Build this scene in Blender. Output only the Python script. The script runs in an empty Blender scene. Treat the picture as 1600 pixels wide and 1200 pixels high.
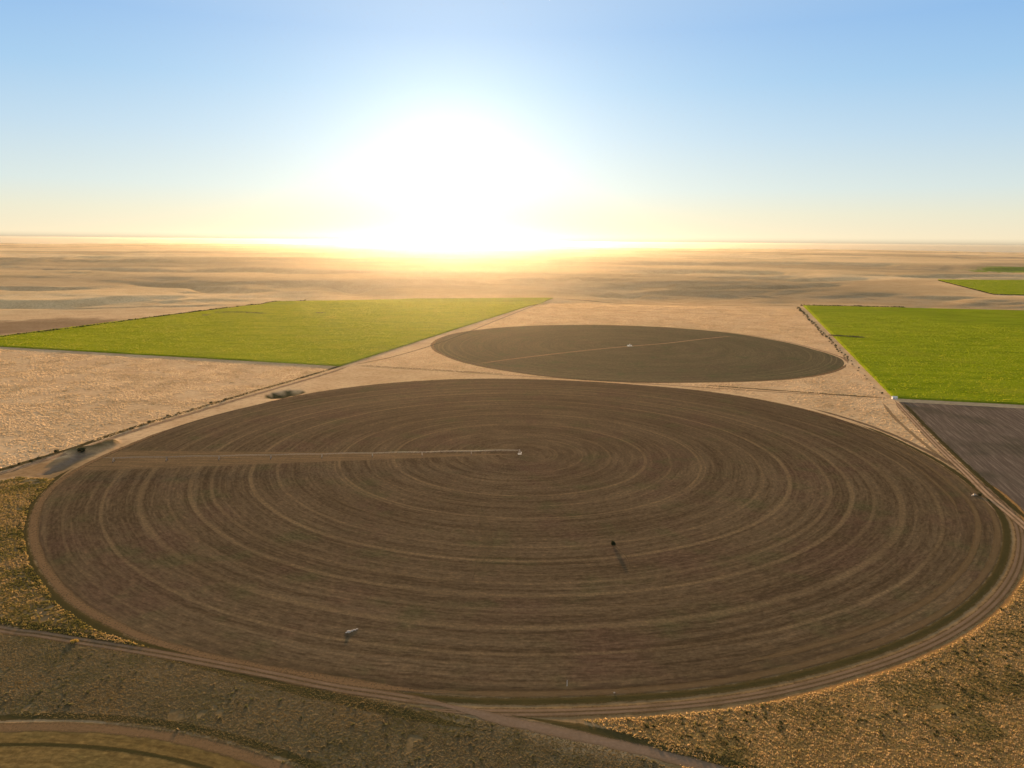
import bpy, math, random
import numpy as np

random.seed(7); rng = np.random.default_rng(7)
scene = bpy.context.scene
COL = scene.collection

# ------------------------------------------------------------------ survey
# the photograph was taken from a drone 200 m up; these helpers turn a sight
# line of the survey picture (1600 x 1200) into a place on the ground
H, F, HY, ROLL = 200.0, 1165.0, 376.5, 0.00875
PITCH = math.atan((600 - HY) / F)
CR, SR, CP, SP = math.cos(ROLL), math.sin(ROLL), math.cos(PITCH), math.sin(PITCH)
def G(px, py, z=0.0):
    x = (px - 800) / F; y = (600 - py) / F
    x, y = CR * x - SR * y, SR * x + CR * y
    dy = CP + y * SP; dz = -SP + y * CP
    t = -(H - z) / dz
    return np.array((x * t, dy * t))
def GS(pts): return np.array([G(*p) for p in pts])

# ------------------------------------------------------------------ noise
def _h(ix, iy, s):
    n = (ix.astype(np.int64) * 374761393 + iy.astype(np.int64) * 668265263 + s * 974634777) & 0xFFFFFFFF
    n = ((n ^ (n >> 13)) * 1274126177) & 0xFFFFFFFF
    n = (n ^ (n >> 16)) & 0xFFFF
    return n / 65535.0
def vnoise(x, y, s=0):
    ix = np.floor(x); iy = np.floor(y); fx = x - ix; fy = y - iy
    fx = fx * fx * fx * (fx * (fx * 6 - 15) + 10); fy = fy * fy * fy * (fy * (fy * 6 - 15) + 10)
    a = _h(ix, iy, s); b = _h(ix + 1, iy, s); c = _h(ix, iy + 1, s); d = _h(ix + 1, iy + 1, s)
    return (a + (b - a) * fx) * (1 - fy) + (c + (d - c) * fx) * fy
def fbm(x, y, o=5, s=0):
    v = 0; a = 0.5; t = 0
    for k in range(o):
        v = v + a * vnoise(x, y, s + k * 17); t += a; a *= 0.5
        x, y = x * 1.93 + y * 0.5 + 13.7, y * 1.93 - x * 0.5 + 7.1
    return v / t
def sstep(a, b, x):
    t = np.clip((x - a) / (b - a), 0, 1); return t * t * (3 - 2 * t)
def seg_dist(x, y, P):
    """distance to a polyline, and position along it 0..1"""
    best = np.full(np.shape(x), 1e9); along = np.zeros(np.shape(x))
    L = np.r_[0, np.cumsum(np.hypot(*np.diff(P, axis=0).T))]
    for i in range(len(P) - 1):
        a, b = P[i], P[i + 1]; d = b - a; l2 = d @ d
        t = np.clip(((x - a[0]) * d[0] + (y - a[1]) * d[1]) / l2, 0, 1)
        q = np.hypot(x - a[0] - t * d[0], y - a[1] - t * d[1])
        m = q < best; best = np.where(m, q, best); along = np.where(m, (L[i] + t * math.sqrt(l2)) / L[-1], along)
    return best, along
def inside(x, y, P):
    r = np.zeros(np.shape(x), bool); n = len(P); j = n - 1
    for i in range(n):
        c = (P[i, 1] > y) != (P[j, 1] > y)
        with np.errstate(divide='ignore', invalid='ignore'):
            xx = (P[j, 0] - P[i, 0]) * (y - P[i, 1]) / (P[j, 1] - P[i, 1]) + P[i, 0]
        r ^= c & (x < xx); j = i
    return r
def spline(P, n=12):
    P = np.asarray(P, float); Q = np.vstack([2 * P[0] - P[1], P, 2 * P[-1] - P[-2]]); out = []
    for i in range(1, len(Q) - 2):
        a, b, c, d = Q[i - 1:i + 3]
        for k in range(n):
            t = k / n
            out.append(0.5 * (2 * b + (c - a) * t + (2 * a - 5 * b + 4 * c - d) * t * t + (3 * b - a - 3 * c + d) * t ** 3))
    out.append(Q[-2]); return np.array(out)

# ------------------------------------------------------------------ terrain shape
# shaded ravines of the far prairie: polyline, width, depth
RAVINES = []
def ravine(pts, w, dep): RAVINES.append((spline(GS(pts), 6), w, dep))
ravine([(-200, 474), (0, 474), (70, 474), (150, 470), (240, 465)], 190, 34)
ravine([(60, 481), (140, 481), (220, 478), (300, 476), (360, 474)], 80, 11)
ravine([(-120, 452), (20, 450), (90, 452), (150, 449)], 200, 22)
ravine([(180, 440), (230, 441), (300, 446), (400, 455)], 260, 30)
ravine([(420, 446), (520, 444), (590, 449)], 300, 34)
ravine([(280, 455), (340, 456)], 90, 13)
ravine([(60, 421), (150, 420), (240, 424)], 420, 34)
ravine([(300, 424), (400, 421), (520, 426)], 500, 40)
ravine([(560, 441), (700, 437), (790, 440)], 260, 24)
ravine([(830, 437), (900, 434), (950, 437)], 300, 38)
ravine([(890, 455), (930, 458), (960, 459), (985, 453)], 130, 24)
ravine([(1000, 425), (1100, 424), (1230, 427)], 500, 52)
ravine([(1080, 446), (1150, 447), (1220, 448), (1310, 443)], 170, 27)
ravine([(1180, 432), (1260, 436), (1340, 434)], 330, 44)
ravine([(1330, 428), (1440, 432), (1560, 431), (1680, 434)], 330, 38)
ravine([(1000, 412), (1200, 410), (1420, 412)], 900, 50)
ravine([(-100, 408), (120, 406), (330, 408)], 1000, 40)
ravine([(1440, 421), (1560, 424), (1700, 424)], 400, 26)

PIT = GS([(408, 621), (425, 615), (450, 610.5), (478, 612), (470, 615.5), (450, 620), (430, 622.5)])
POND = GS([(55, 744), (95, 722), (120, 709), (150, 707), (132, 716), (104, 734), (80, 741)])
BERM = GS([(118, 706), (140, 703), (160, 698), (173, 693)])
FARG = GS([(1466, 437.5), (1553, 460), (1760, 465), (1760, 438.5)])
FLATC = FARG.mean(0)

def terrain(x, y):
    x = np.asarray(x, float); y = np.asarray(y, float)
    d = np.hypot(x, y)
    m = sstep(2150, 3300, d)
    flat = 1 - 0.9 * (1 - sstep(500, 1500, np.hypot(x - FLATC[0], (y - FLATC[1]))))
    z = np.zeros_like(d)
    far = d > 1900
    if far.any():
        X, Y, D = x[far], y[far], d[far]
        wx = X + 300 * (fbm(X / 900, Y / 900, 3, 50) - .5); wy = Y + 300 * (fbm(X / 900, Y / 900, 3, 60) - .5)
        und = (fbm(wx / 2600, wy / 1500, 4, 1) - .5) * 46
        rid = np.abs(fbm(wx / 1500, wy / 1000, 5, 2) - .5) * 2
        rid = -(1 - sstep(0.0, .22, rid)) * 27 * sstep(.35, .65, fbm(X / 4200, Y / 3200, 2, 9))
        big = (fbm(X / 9000, Y / 6000, 3, 4) - .5) * 70 * sstep(7000, 20000, D)
        fine = (fbm(X / 420, Y / 230, 5, 5) - .5) * 19.0 * (.3 + .7 * sstep(.4, .6, fbm(X / 2500, Y / 1700, 2, 77)))
        z[far] = (und * (.16 + .4 * sstep(4500, 9000, D)) + rid * .8 + big + fine) * m[far] * flat[far]
        for P, w, dep in RAVINES:
            q, al = seg_dist(X, Y, P)
            ww = w * (0.55 + 0.9 * fbm(X / 260, Y / 260, 3, 21))
            e = np.minimum(sstep(0, .12, al), 1 - sstep(.88, 1, al)) * .8 + .2
            z[far] -= dep * (1 - sstep(.12, .62, q / ww)) * e
    near = d < 1400
    if near.any():
        X, Y = x[near], y[near]
        zz = np.zeros(X.shape)
        for P, dep, soft in ((PIT, 5.0, 9.), (POND, 3.2, 9.)):
            ins = inside(X, Y, P); q, _ = seg_dist(X, Y, np.vstack([P, P[:1]]))
            zz -= np.where(ins, dep * sstep(0, soft, q), 0)
        q, al = seg_dist(X, Y, BERM)
        zz += 4.2 * (1 - sstep(2.0, 10.0, q))
        z[near] += zz
    return z

# ------------------------------------------------------------------ object helpers
def props(o, label=None, cat=None, group=None, kind=None):
    if label: o['label'] = label
    if cat: o['category'] = cat
    if group: o['group'] = group
    if kind: o['kind'] = kind
    return o
def mesh_obj(name, V, Fc, mat, parent=None, smooth=False, uv=None, attr=None):
    me = bpy.data.meshes.new(name)
    me.from_pydata([tuple(map(float, v)) for v in V], [], [tuple(map(int, f)) for f in Fc])
    if uv is not None:
        l = me.uv_layers.new(name='UVMap'); vi = np.empty(len(me.loops), np.int32); me.loops.foreach_get('vertex_index', vi)
        l.data.foreach_set('uv', np.asarray(uv, np.float32)[vi].ravel())
    me.update()
    if smooth: me.polygons.foreach_set('use_smooth', [True] * len(me.polygons))
    if mat: me.materials.append(mat)
    o = bpy.data.objects.new(name, me); COL.objects.link(o)
    if parent: o.parent = parent
    return o
def big_mesh(name, V, idx, nper, mat, smooth=False, attrs=None):
    """fast mesh from numpy; every face has nper corners"""
    me = bpy.data.meshes.new(name)
    V = np.ascontiguousarray(V, np.float32); idx = np.ascontiguousarray(idx, np.int32)
    nf = len(idx)
    me.vertices.add(len(V)); me.vertices.foreach_set('co', V.ravel())
    me.loops.add(nf * nper); me.loops.foreach_set('vertex_index', idx.ravel())
    me.polygons.add(nf); me.polygons.foreach_set('loop_start', np.arange(0, nf * nper, nper, dtype=np.int32))
    if smooth: me.polygons.foreach_set('use_smooth', np.ones(nf, bool))
    me.update(calc_edges=True); me.validate()
    for k, a in (attrs or {}).items():
        a = np.asarray(a, np.float32)
        if a.ndim == 1:
            t = me.attributes.new(k, 'FLOAT', 'POINT'); t.data.foreach_set('value', a)
        else:
            t = me.attributes.new(k, 'FLOAT_COLOR', 'POINT')
            t.data.foreach_set('color', np.c_[a, np.ones(len(a), np.float32)].astype(np.float32).ravel())
    if mat: me.materials.append(mat)
    o = bpy.data.objects.new(name, me); COL.objects.link(o)
    return o
class MB:
    """collects boxes, bars and lumps into one mesh"""
    def __init__(s): s.v = []; s.f = []
    def box(s, c, sz, rz=0):
        cx, cy, cz = c; a, b, h = sz[0] / 2, sz[1] / 2, sz[2] / 2; n = len(s.v); k, q = math.cos(rz), math.sin(rz)
        for dz in (-h, h):
            for dx, dy in ((-a, -b), (a, -b), (a, b), (-a, b)): s.v.append((cx + dx * k - dy * q, cy + dx * q + dy * k, cz + dz))
        s.f += [(n, n + 3, n + 2, n + 1), (n + 4, n + 5, n + 6, n + 7)] + [(n + i, n + (i + 1) % 4, n + 4 + (i + 1) % 4, n + 4 + i) for i in range(4)]
        return s
    def tube(s, p, q, r, r2=None, seg=6, cap=True):
        p = np.array(p, float); q = np.array(q, float); d = q - p; d /= np.linalg.norm(d) + 1e-9
        u = np.cross(d, (0, 0, 1) if abs(d[2]) < .9 else (1, 0, 0)); u /= np.linalg.norm(u); w = np.cross(d, u)
        n = len(s.v); r2 = r if r2 is None else r2
        for c, rr in ((p, r), (q, r2)):
            for i in range(seg):
                a = 2 * math.pi * i / seg; s.v.append(tuple(c + rr * (math.cos(a) * u + math.sin(a) * w)))
        s.f += [(n + i, n + (i + 1) % seg, n + seg + (i + 1) % seg, n + seg + i) for i in range(seg)]
        if cap: s.f += [tuple(n + i for i in reversed(range(seg))), tuple(n + seg + i for i in range(seg))]
        return s
    def lump(s, c, r, rs, rough=.25, seg=8, rings=5):
        rd = random.Random(rs); n = len(s.v); c = np.array(c, float); r = np.array(r, float)
        for j in range(rings + 1):
            ph = math.pi * j / rings
            for i in range(seg):
                a = 2 * math.pi * (i + .5 * (j % 2)) / seg; k = 1 + rd.uniform(-rough, rough)
                s.v.append(tuple(c + r * k * np.array((math.sin(ph) * math.cos(a), math.sin(ph) * math.sin(a), math.cos(ph)))))
        for j in range(rings):
            for i in range(seg):
                s.f.append((n + j * seg + i, n + (j + 1) * seg + i, n + (j + 1) * seg + (i + 1) % seg, n + j * seg + (i + 1) % seg))
        return s
    def build(s, name, mat, parent=None, smooth=False): return mesh_obj(name, s.v, s.f, mat, parent, smooth)
def empty(name, loc, rz=0, label=None, cat=None, group=None):
    o = bpy.data.objects.new(name, None); COL.objects.link(o); o.location = loc; o.rotation_euler = (0, 0, rz)
    o.empty_display_size = .5
    return props(o, label, cat, group)
def copy_thing(o, parent=None):
    c = o.copy(); COL.objects.link(c)
    if parent: c.parent = parent
    for ch in list(o.children): copy_thing(ch, c)
    return c

# ------------------------------------------------------------------ materials
class NT:
    def __init__(s, name):
        s.m = bpy.data.materials.new(name); s.m.use_nodes = True; s.t = s.m.node_tree; s.n = s.t.nodes
        s.n.clear(); s.out = s.n.new('ShaderNodeOutputMaterial')
    def node(s, ty, **kw):
        n = s.n.new(ty)
        for k, v in kw.items(): setattr(n, k, v)
        return n
    def link(s, a, b): s.t.links.new(a, b)
    def put(s, sock, v):
        if isinstance(v, bpy.types.NodeSocket): s.link(v, sock)
        elif v is not None:
            if isinstance(v, tuple) and len(v) == 3 and sock.type == 'RGBA': v = v + (1,)
            sock.default_value = v
    def pos(s, obj=True):
        return s.node('ShaderNodeTexCoord').outputs['Object']
    def attr(s, name, col=False):
        n = s.node('ShaderNodeAttribute', attribute_name=name); return n.outputs['Color' if col else 'Fac']
    def math(s, op, a, b=None, c=None, clamp=False):
        n = s.node('ShaderNodeMath', operation=op, use_clamp=clamp); s.put(n.inputs[0], a)
        if b is not None: s.put(n.inputs[1], b)
        if c is not None: s.put(n.inputs[2], c)
        return n.outputs[0]
    def vmul(s, v, k):
        n = s.node('ShaderNodeVectorMath', operation='MULTIPLY'); s.put(n.inputs[0], v); s.put(n.inputs[1], k); return n.outputs[0]
    def noise(s, vec, scale, detail=4, rough=.55, dist=0.0):
        n = s.node('ShaderNodeTexNoise'); s.put(n.inputs['Vector'], vec); n.inputs['Scale'].default_value = scale
        n.inputs['Detail'].default_value = detail; n.inputs['Roughness'].default_value = rough; n.inputs['Distortion'].default_value = dist
        return n.outputs['Fac']
    def mr(s, v, a, b, c=0.0, d=1.0, smooth=True):
        n = s.node('ShaderNodeMapRange'); n.interpolation_type = 'SMOOTHSTEP' if smooth else 'LINEAR'
        s.put(n.inputs[0], v); s.put(n.inputs[1], a); s.put(n.inputs[2], b); s.put(n.inputs[3], c); s.put(n.inputs[4], d)
        return n.outputs[0]
    def mix(s, f, a, b, mode='MIX'):
        n = s.node('ShaderNodeMix', data_type='RGBA', blend_type=mode); s.put(n.inputs[0], f); s.put(n.inputs[6], a); s.put(n.inputs[7], b)
        return n.outputs[2]
    def xyz(s, v):
        n = s.node('ShaderNodeSeparateXYZ'); s.put(n.inputs[0], v); return n.outputs
    def comb(s, x, y, z):
        n = s.node('ShaderNodeCombineXYZ'); s.put(n.inputs[0], x); s.put(n.inputs[1], y); s.put(n.inputs[2], z); return n.outputs[0]
    def bump(s, h, strength=.5, dist=.3):
        n = s.node('ShaderNodeBump'); n.inputs['Strength'].default_value = strength; n.inputs['Distance'].default_value = dist
        s.put(n.inputs['Height'], h); return n.outputs[0]
    def diffuse(s, col, normal=None, rough=0.0):
        n = s.node('ShaderNodeBsdfDiffuse'); s.put(n.inputs['Color'], col); n.inputs['Roughness'].default_value = rough
        if normal is not None: s.put(n.inputs['Normal'], normal)
        return n.outputs[0]
    def trans(s, col):
        n = s.node('ShaderNodeBsdfTranslucent'); s.put(n.inputs['Color'], col); return n.outputs[0]
    def canopy(s, col, amt, normal=None, scale=.6):
        """short grass: ground plus a share of upright blades that face every way"""
        n = s.node('ShaderNodeTexNoise'); s.put(n.inputs['Vector'], s.pos()); n.inputs['Scale'].default_value = scale; n.inputs['Detail'].default_value = 2
        v = s.node('ShaderNodeVectorMath', operation='MULTIPLY_ADD'); s.put(v.inputs[0], n.outputs['Color']); v.inputs[1].default_value = (2, 2, 0); v.inputs[2].default_value = (-1, -1, .3)
        u = s.node('ShaderNodeVectorMath', operation='NORMALIZE'); s.put(u.inputs[0], v.outputs[0])
        o = s.node('ShaderNodeVectorMath', operation='MULTIPLY'); s.put(o.inputs[0], u.outputs[0]); o.inputs[1].default_value = (-1, -1, 1)
        return s.mixsh(amt, s.diffuse(col, normal), s.mixsh(.5, s.diffuse(col, u.outputs[0]), s.diffuse(col, o.outputs[0])))
    def mixsh(s, f, a, b):
        n = s.node('ShaderNodeMixShader'); s.put(n.inputs[0], f); s.put(n.inputs[1], a); s.put(n.inputs[2], b); return n.outputs[0]
    def alpha(s, f, sh):
        t = s.node('ShaderNodeBsdfTransparent').outputs[0]; return s.mixsh(f, t, sh)
    def done(s, sh): s.link(sh, s.out.inputs['Surface']); return s.m

def hexlin(r, g, b): return tuple(((c / 255) / 12.92 if c / 255 <= .04045 else ((c / 255 + .055) / 1.055) ** 2.4) for c in (r, g, b))

def mat_simple(name, col, col2=None, scale=2.0, rough=.8, metal=0.0):
    t = NT(name); p = t.pos(); c = t.mix(t.mr(t.noise(p, scale), .35, .65), col, col2 or col)
    b = t.node('ShaderNodeBsdfPrincipled'); t.put(b.inputs['Base Color'], c); b.inputs['Roughness'].default_value = rough; b.inputs['Metallic'].default_value = metal
    return t.done(b.outputs[0])
def mat_leaf(name, col, col2, tr=.45):
    t = NT(name); c = t.mix(t.mr(t.noise(t.pos(), 1.3, 3), .3, .7), col, col2)
    return t.done(t.mixsh(tr, t.diffuse(c), t.trans(c)))

# prairie ground: albedo zones arrive as vertex colour 'tone', the rest is noise
t = NT('prairie_ground'); p = t.pos()
tone = t.attr('tone', True); relief = t.attr('relief')
n1 = t.noise(p, .018, 5, .6); n2 = t.noise(t.vmul(p, (1, 1, 1)), .16, 5, .65); n3 = t.noise(p, 1.1, 4, .7)
n4 = t.noise(t.vmul(p, (.5, 1, 1)), .0016, 5, .6)
c = t.mix(t.mr(n1, .35, .68, 0, .55), tone, t.mix(1.0, tone, (.78, .7, .62), 'MULTIPLY'))
c = t.mix(t.mr(n2, .42, .7, 0, .55), c, t.mix(1.0, c, (.55, .5, .42), 'MULTIPLY'))
c = t.mix(t.mr(n3, .45, .75, 0, .4), c, t.mix(1.0, c, (.5, .45, .36), 'MULTIPLY'))
c = t.mix(t.mr(n4, .4, .66, 0, .45), c, t.mix(1.0, c, (.7, .72, .66), 'MULTIPLY'))
hgt = t.math('ADD', t.math('MULTIPLY', n2, 1.0), t.math('MULTIPLY', n3, .35))
M_GROUND = t.done(t.canopy(c, .6, t.bump(hgt, .35, .5)))

# circle-farmed soil: everything is a function of radius and bearing
def field_material(name, base, light, red, green, rings, wedge=None, ringamp=1.0, R=400.):
    t = NT(name); p = t.pos(); x, y, z = t.xyz(p)[:3]
    r = t.math('SQRT', t.math('ADD', t.math('MULTIPLY', x, x), t.math('MULTIPLY', y, y)))
    th = t.math('ARCTAN2', y, x)
    cx, sy = t.math('COSINE', th), t.math('SINE', th)
    wob = t.math('MULTIPLY', t.math('SUBTRACT', t.noise(p, .012, 3), .5), 6.0)
    rr = t.math('ADD', r, wob)
    def ringnoise(k, f, det, off=0.0, rough=.6):
        return t.noise(t.comb(t.math('MULTIPLY', cx, k), t.math('MULTIPLY', sy, k), t.math('ADD', t.math('MULTIPLY', rr, f), off)), 1.0, det, rough)
    fine = ringnoise(2.2, .2, 6, 0., .7); wide = ringnoise(1.0, .035, 3, 40.); thin = ringnoise(6.0, .55, 3, 90.)
    clod = ringnoise(46., .6, 3, 150., .65)
    grain = t.noise(p, .42, 5, .75); patch = t.noise(p, .011, 5, .6); patch2 = t.noise(t.vmul(p, (1, 1.3, 1)), .021, 5, .6); mid = t.noise(p, .12, 5, .65)
    c = t.mix(t.mr(wide, .38, .66, 0, .4), base, light)
    c = t.mix(t.mr(fine, .48, .64, 0, .55 * ringamp), c, light)
    c = t.mix(t.mr(fine, .5, .34, 0, .6 * ringamp), c, t.mix(1., base, (.62, .6, .58), 'MULTIPLY'))
    c = t.mix(t.mr(patch, .5, .66, 0, .6), c, red)
    c = t.mix(t.mr(patch2, .52, .7, 0, .55), c, green)
    c = t.mix(t.mr(clod, .52, .36, 0, .5), c, t.mix(1., c, (.5, .49, .47), 'MULTIPLY'))
    c = t.mix(t.mr(clod, .5, .7, 0, .45), c, t.mix(1., c, (1.75, 1.65, 1.55), 'MULTIPLY'))
    # wheel tracks and swath lines
    m = None
    for (rad, w, a) in rings:
        d = t.math('ABSOLUTE', t.math('SUBTRACT', t.math('ADD', r, t.math('MULTIPLY', wob, .35)), rad))
        k = t.mr(d, w * .8, w * .3, 0, a)
        m = k if m is None else t.math('MAXIMUM', m, k)
    brk = t.mr(ringnoise(4.6, .02, 5, 7.), .28, .55, .35, 1.0)
    if m is not None: c = t.mix(t.math('MULTIPLY', t.math('MULTIPLY', m, brk), t.mr(grain, .25, .6, .5, 1.)), c, t.mix(1., light, (1.4, 1.36, 1.25), 'MULTIPLY'))
    c = t.mix(t.mr(thin, .55, .75, 0, .28 * ringamp), c, t.mix(1., light, (1.2, 1.2, 1.15), 'MULTIPLY'))
    if wedge:
        a0, a1 = wedge
        wth = t.math('MODULO', t.math('ADD', th, 2 * math.pi), 2 * math.pi)
        k = t.math('MULTIPLY', t.mr(wth, a0 - .006, a0 + .006), t.mr(wth, a1 + .02, a1 - .02))
        strip = t.noise(t.vmul(p, (.02, .32, 1)), 1.0, 4, .6)
        c = t.mix(t.math('MULTIPLY', k, .9), c, t.mix(t.mr(strip, .35, .65), t.mix(1., light, (.85, .8, .7), 'MULTIPLY'), t.mix(1., light, (1.3, 1.2, 1.1), 'MULTIPLY')))
    c = t.mix(t.mr(mid, .42, .72, 0, .35), c, t.mix(1., c, (1.35, 1.3, 1.2), 'MULTIPLY'))
    c = t.mix(t.mr(grain, .38, .66, .55, 0), c, t.mix(1., c, (.5, .48, .45), 'MULTIPLY'))
    c = t.mix(t.mr(grain, .56, .8, 0, .5), c, t.mix(1., c, (1.7, 1.6, 1.45), 'MULTIPLY'))
    hgt = t.math('ADD', t.math('MULTIPLY', fine, .5 * ringamp), t.math('ADD', t.math('MULTIPLY', grain, .22), t.math('MULTIPLY', thin, .25 * ringamp)))
    return t.done(t.diffuse(c, t.bump(hgt, .3, .3)))

BROWN = (.092, .062, .032); LIGHT = (.158, .11, .058); RED = (.105, .062, .037); GREEN = (.078, .074, .03)
RINGS = [(36, 2.0, .4), (60, 1.6, .5), (86, 2.0, .45), (119, 3.0, .75), (142, 2.0, .5), (168, 2.2, .8), (172, 1.4, .6), (195, 1.5, .3), (221, 2.5, .55),
         (243, 3.5, .85), (274, 3.0, .55), (290, 3.5, .75), (306, 2.5, .4), (326, 4.5, .6), (352, 2.5, .7), (376, 1.8, .35), (391, 2.0, .3)]
_r = random.Random(5); RINGS = [(x_, w_ * .9, a_ * .8) for x_, w_, a_ in RINGS]; RINGS += [(x + _r.uniform(-3, 3), _r.uniform(.9, 1.7), _r.uniform(.06, .26)) for x in range(18, 396, 9)]
M_FIELD = field_material('big_circle_soil', BROWN, LIGHT, RED, GREEN, RINGS, wedge=(math.pi + .0, math.pi + .165))
M_FIELD2 = field_material('far_circle_soil', (.105, .083, .043), (.155, .124, .066), (.112, .08, .046), (.075, .086, .034), [(330, 3, .3), (352, 2.5, .5), (364, 2.5, .6), (372, 2, .6)], ringamp=.6)
M_FIELD3 = field_material('ochre_circle_soil', (.16, .105, .034), (.23, .155, .055), (.16, .09, .034), (.11, .09, .03), [], ringamp=.7)

# straight-row grey fallow
t = NT('fallow_rows'); p = t.pos(); rows = t.noise(t.vmul(p, (.42, .018, 1)), 1.0, 5, .65); g = t.noise(p, .8, 4, .7); pa = t.noise(p, .012, 4)
c = t.mix(t.mr(rows, .42, .66), (.11, .08, .055), (.2, .148, .1))
c = t.mix(t.mr(pa, .45, .65, 0, .6), c, (.062, .055, .032)); c = t.mix(t.mr(g, .35, .7, .5, 0), c, t.mix(1., c, (.5, .5, .5), 'MULTIPLY'))
M_FALLOW = t.done(t.diffuse(c, t.bump(t.math('ADD', rows, t.math('MULTIPLY', g, .3)), .3, .3)))

def crop_material(name, a, b, dry, tr=.3):
    t = NT(name); p = t.pos()
    g = t.noise(p, .55, 4, .7); w = t.noise(t.vmul(p, (.25, 1, 1)), .03, 5, .6); pa = t.noise(p, .009, 4, .6)
    c = t.mix(t.mr(w, .35, .65), a, b); c = t.mix(t.mr(pa, .5, .72, 0, .45), c, dry); c = t.mix(t.mr(t.noise(t.vmul(p, (.22, 1, 1)), .05, 5, .65), .52, .36, 0, .5), c, t.mix(1., c, (.62, .7, .6), 'MULTIPLY')); c = t.mix(t.mr(t.noise(p, .25, 4, .7), .5, .36, 0, .5), c, t.mix(1., c, (.6, .66, .6), 'MULTIPLY'))
    c = t.mix(t.mr(g, .3, .62, .6, 0), c, t.mix(1., c, (.5, .55, .5), 'MULTIPLY'))
    return t.done(t.canopy(c, tr, t.bump(g, .4, .4)))
M_CROP = crop_material('green_crop', (.18, .22, .006), (.24, .275, .009), (.28, .255, .02))
M_CROP2 = crop_material('left_green_crop', (.215, .24, .006), (.28, .29, .01), (.31, .27, .025))
M_HEDGE = mat_leaf('hedge_leaf', (.03, .033, .011), (.05, .048, .018), .12)
M_SHRUB = mat_leaf('shrub_leaf', (.055, .055, .025), (.1, .088, .042), .3)
M_DARKSHRUB = mat_leaf('dark_shrub_leaf', (.02, .028, .014), (.04, .046, .02), .25)
M_YELLOW = mat_leaf('yellow_bush_leaf', (.35, .22, .04), (.5, .33, .08), .4)
M_BARK = mat_simple('bark', (.06, .045, .03), (.1, .08, .055), 4)
M_STEEL = mat_simple('galvanised_steel', (.3, .27, .22), (.22, .19, .15), 1.5, .6, .2)
M_DARKSTEEL = mat_simple('weathered_steel', (.14, .12, .1), (.22, .19, .15), 2, .6, .3)
M_TYRE = mat_simple('tyre_rubber', (.02, .02, .02), (.035, .032, .03), 3)
M_ROCK = mat_simple('pale_rock', (.52, .42, .31), (.36, .27, .19), 1.2)
M_WHITE = mat_simple('white_painted_steel', (.78, .76, .68), (.66, .63, .54), 1.5, .5)
M_ROOF = mat_simple('zinc_roof', (.6, .6, .56), (.5, .48, .44), 2, .4, .4)
M_CONC = mat_simple('concrete', (.45, .42, .37), (.36, .33, .28), 1.5)

def road_material(name, rut, mid, ruts=True, cover=.9, scale=.25):
    rut, mid = (tuple(min(.62, c * k) for c, k in zip(q, (1.12, 1.0, .9))) for q in (rut, mid))
    t = NT(name); uv = t.node('ShaderNodeUVMap').outputs[0]; u, v = t.xyz(uv)[:2]; p = t.pos()
    g = t.noise(p, .7, 4, .7); w = t.noise(p, .09, 4, .6)
    a = t.math('ABSOLUTE', t.math('SUBTRACT', u, .5))              # 0 centre .. .5 edge
    if ruts:
        k = t.mr(t.math('ABSOLUTE', t.math('SUBTRACT', a, .2)), .17, .06)
    else: k = t.mr(a, .45, .15)
    c = t.mix(t.math('MULTIPLY', k, t.mr(w, .25, .6, .45, 1.)), mid, rut)
    c = t.mix(t.mr(g, .35, .7, .45, 0), c, t.mix(1., c, (.55, .52, .48), 'MULTIPLY'))
    e = t.math('ADD', a, t.math('MULTIPLY', t.math('SUBTRACT', t.math('ADD', t.math('MULTIPLY', w, .6), t.math('MULTIPLY', g, .4)), .5), .95))
    return t.done(t.alpha(t.mr(e, .5, .34, 0, cover), t.diffuse(c, t.bump(g, .3, .2))))
M_TRACK = road_material('pale_track', (.42, .3, .19), (.16, .11, .055))
M_TRACKNEAR = road_material('grey_track', (.21, .155, .1), (.12, .085, .042), True, .8)
M_GRAVEL = road_material('gravel_road', (.19, .145, .1), (.16, .12, .075), False)
M_RIM = road_material('field_rim', (.2, .135, .07), (.16, .11, .055), False, .75)
M_VERGE = road_material('dark_verge', (.05, .048, .018), (.085, .068, .026), False, .8)
M_GOLDVERGE = road_material('gold_verge', (.34, .2, .07), (.25, .15, .06), False, .9)
M_FAINT = road_material('faint_track', (.2, .145, .075), (.15, .105, .05), False, .5)
M_FAINT2 = road_material('dry_seep', (.17, .13, .07), (.14, .105, .055), False, .3)
M_DRAIN = road_material('damp_drain', (.11, .09, .07), (.1, .08, .06), False, .45)

# ------------------------------------------------------------------ big field outline
PIV = G(812, 709.5)
BIGPX = [(110, 940), (160, 970), (250, 1010), (350, 1035), (500, 1062), (600, 1077), (700, 1087), (800, 1090), (900, 1088), (1000, 1083), (1100, 1074), (1200, 1058), (1300, 1033),
         (1400, 1000), (1500, 945), (1540, 905), (1562, 860), (1562, 815), (1545, 785), (1515, 760), (1480, 733), (1420, 699), (1340, 664), (1260, 640), (1180, 623), (1100, 611), (1000, 602), (900, 595.5), (800, 592),
         (700, 593), (600, 599.5), (500, 612), (400, 633), (300, 659), (200, 696), (140, 722), (100, 745), (72, 768), (55, 795), (48, 830), (55, 865), (78, 905)]
def polar_outline(px, C, n=720, sm=9):
    P = GS(px) - C; th = np.arctan2(P[:, 1], P[:, 0]); r = np.hypot(P[:, 0], P[:, 1]); o = np.argsort(th); th, r = th[o], r[o]
    T = np.linspace(-math.pi, math.pi, n, endpoint=False)
    R = np.interp(T, np.r_[th - 2 * math.pi, th, th + 2 * math.pi], np.r_[r, r, r])
    k = np.hanning(2 * sm + 1); k /= k.sum(); R = np.convolve(np.r_[R[-sm:], R, R[:sm]], k, 'valid')
    return T, R
TB, RB = polar_outline(BIGPX, PIV)
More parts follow.
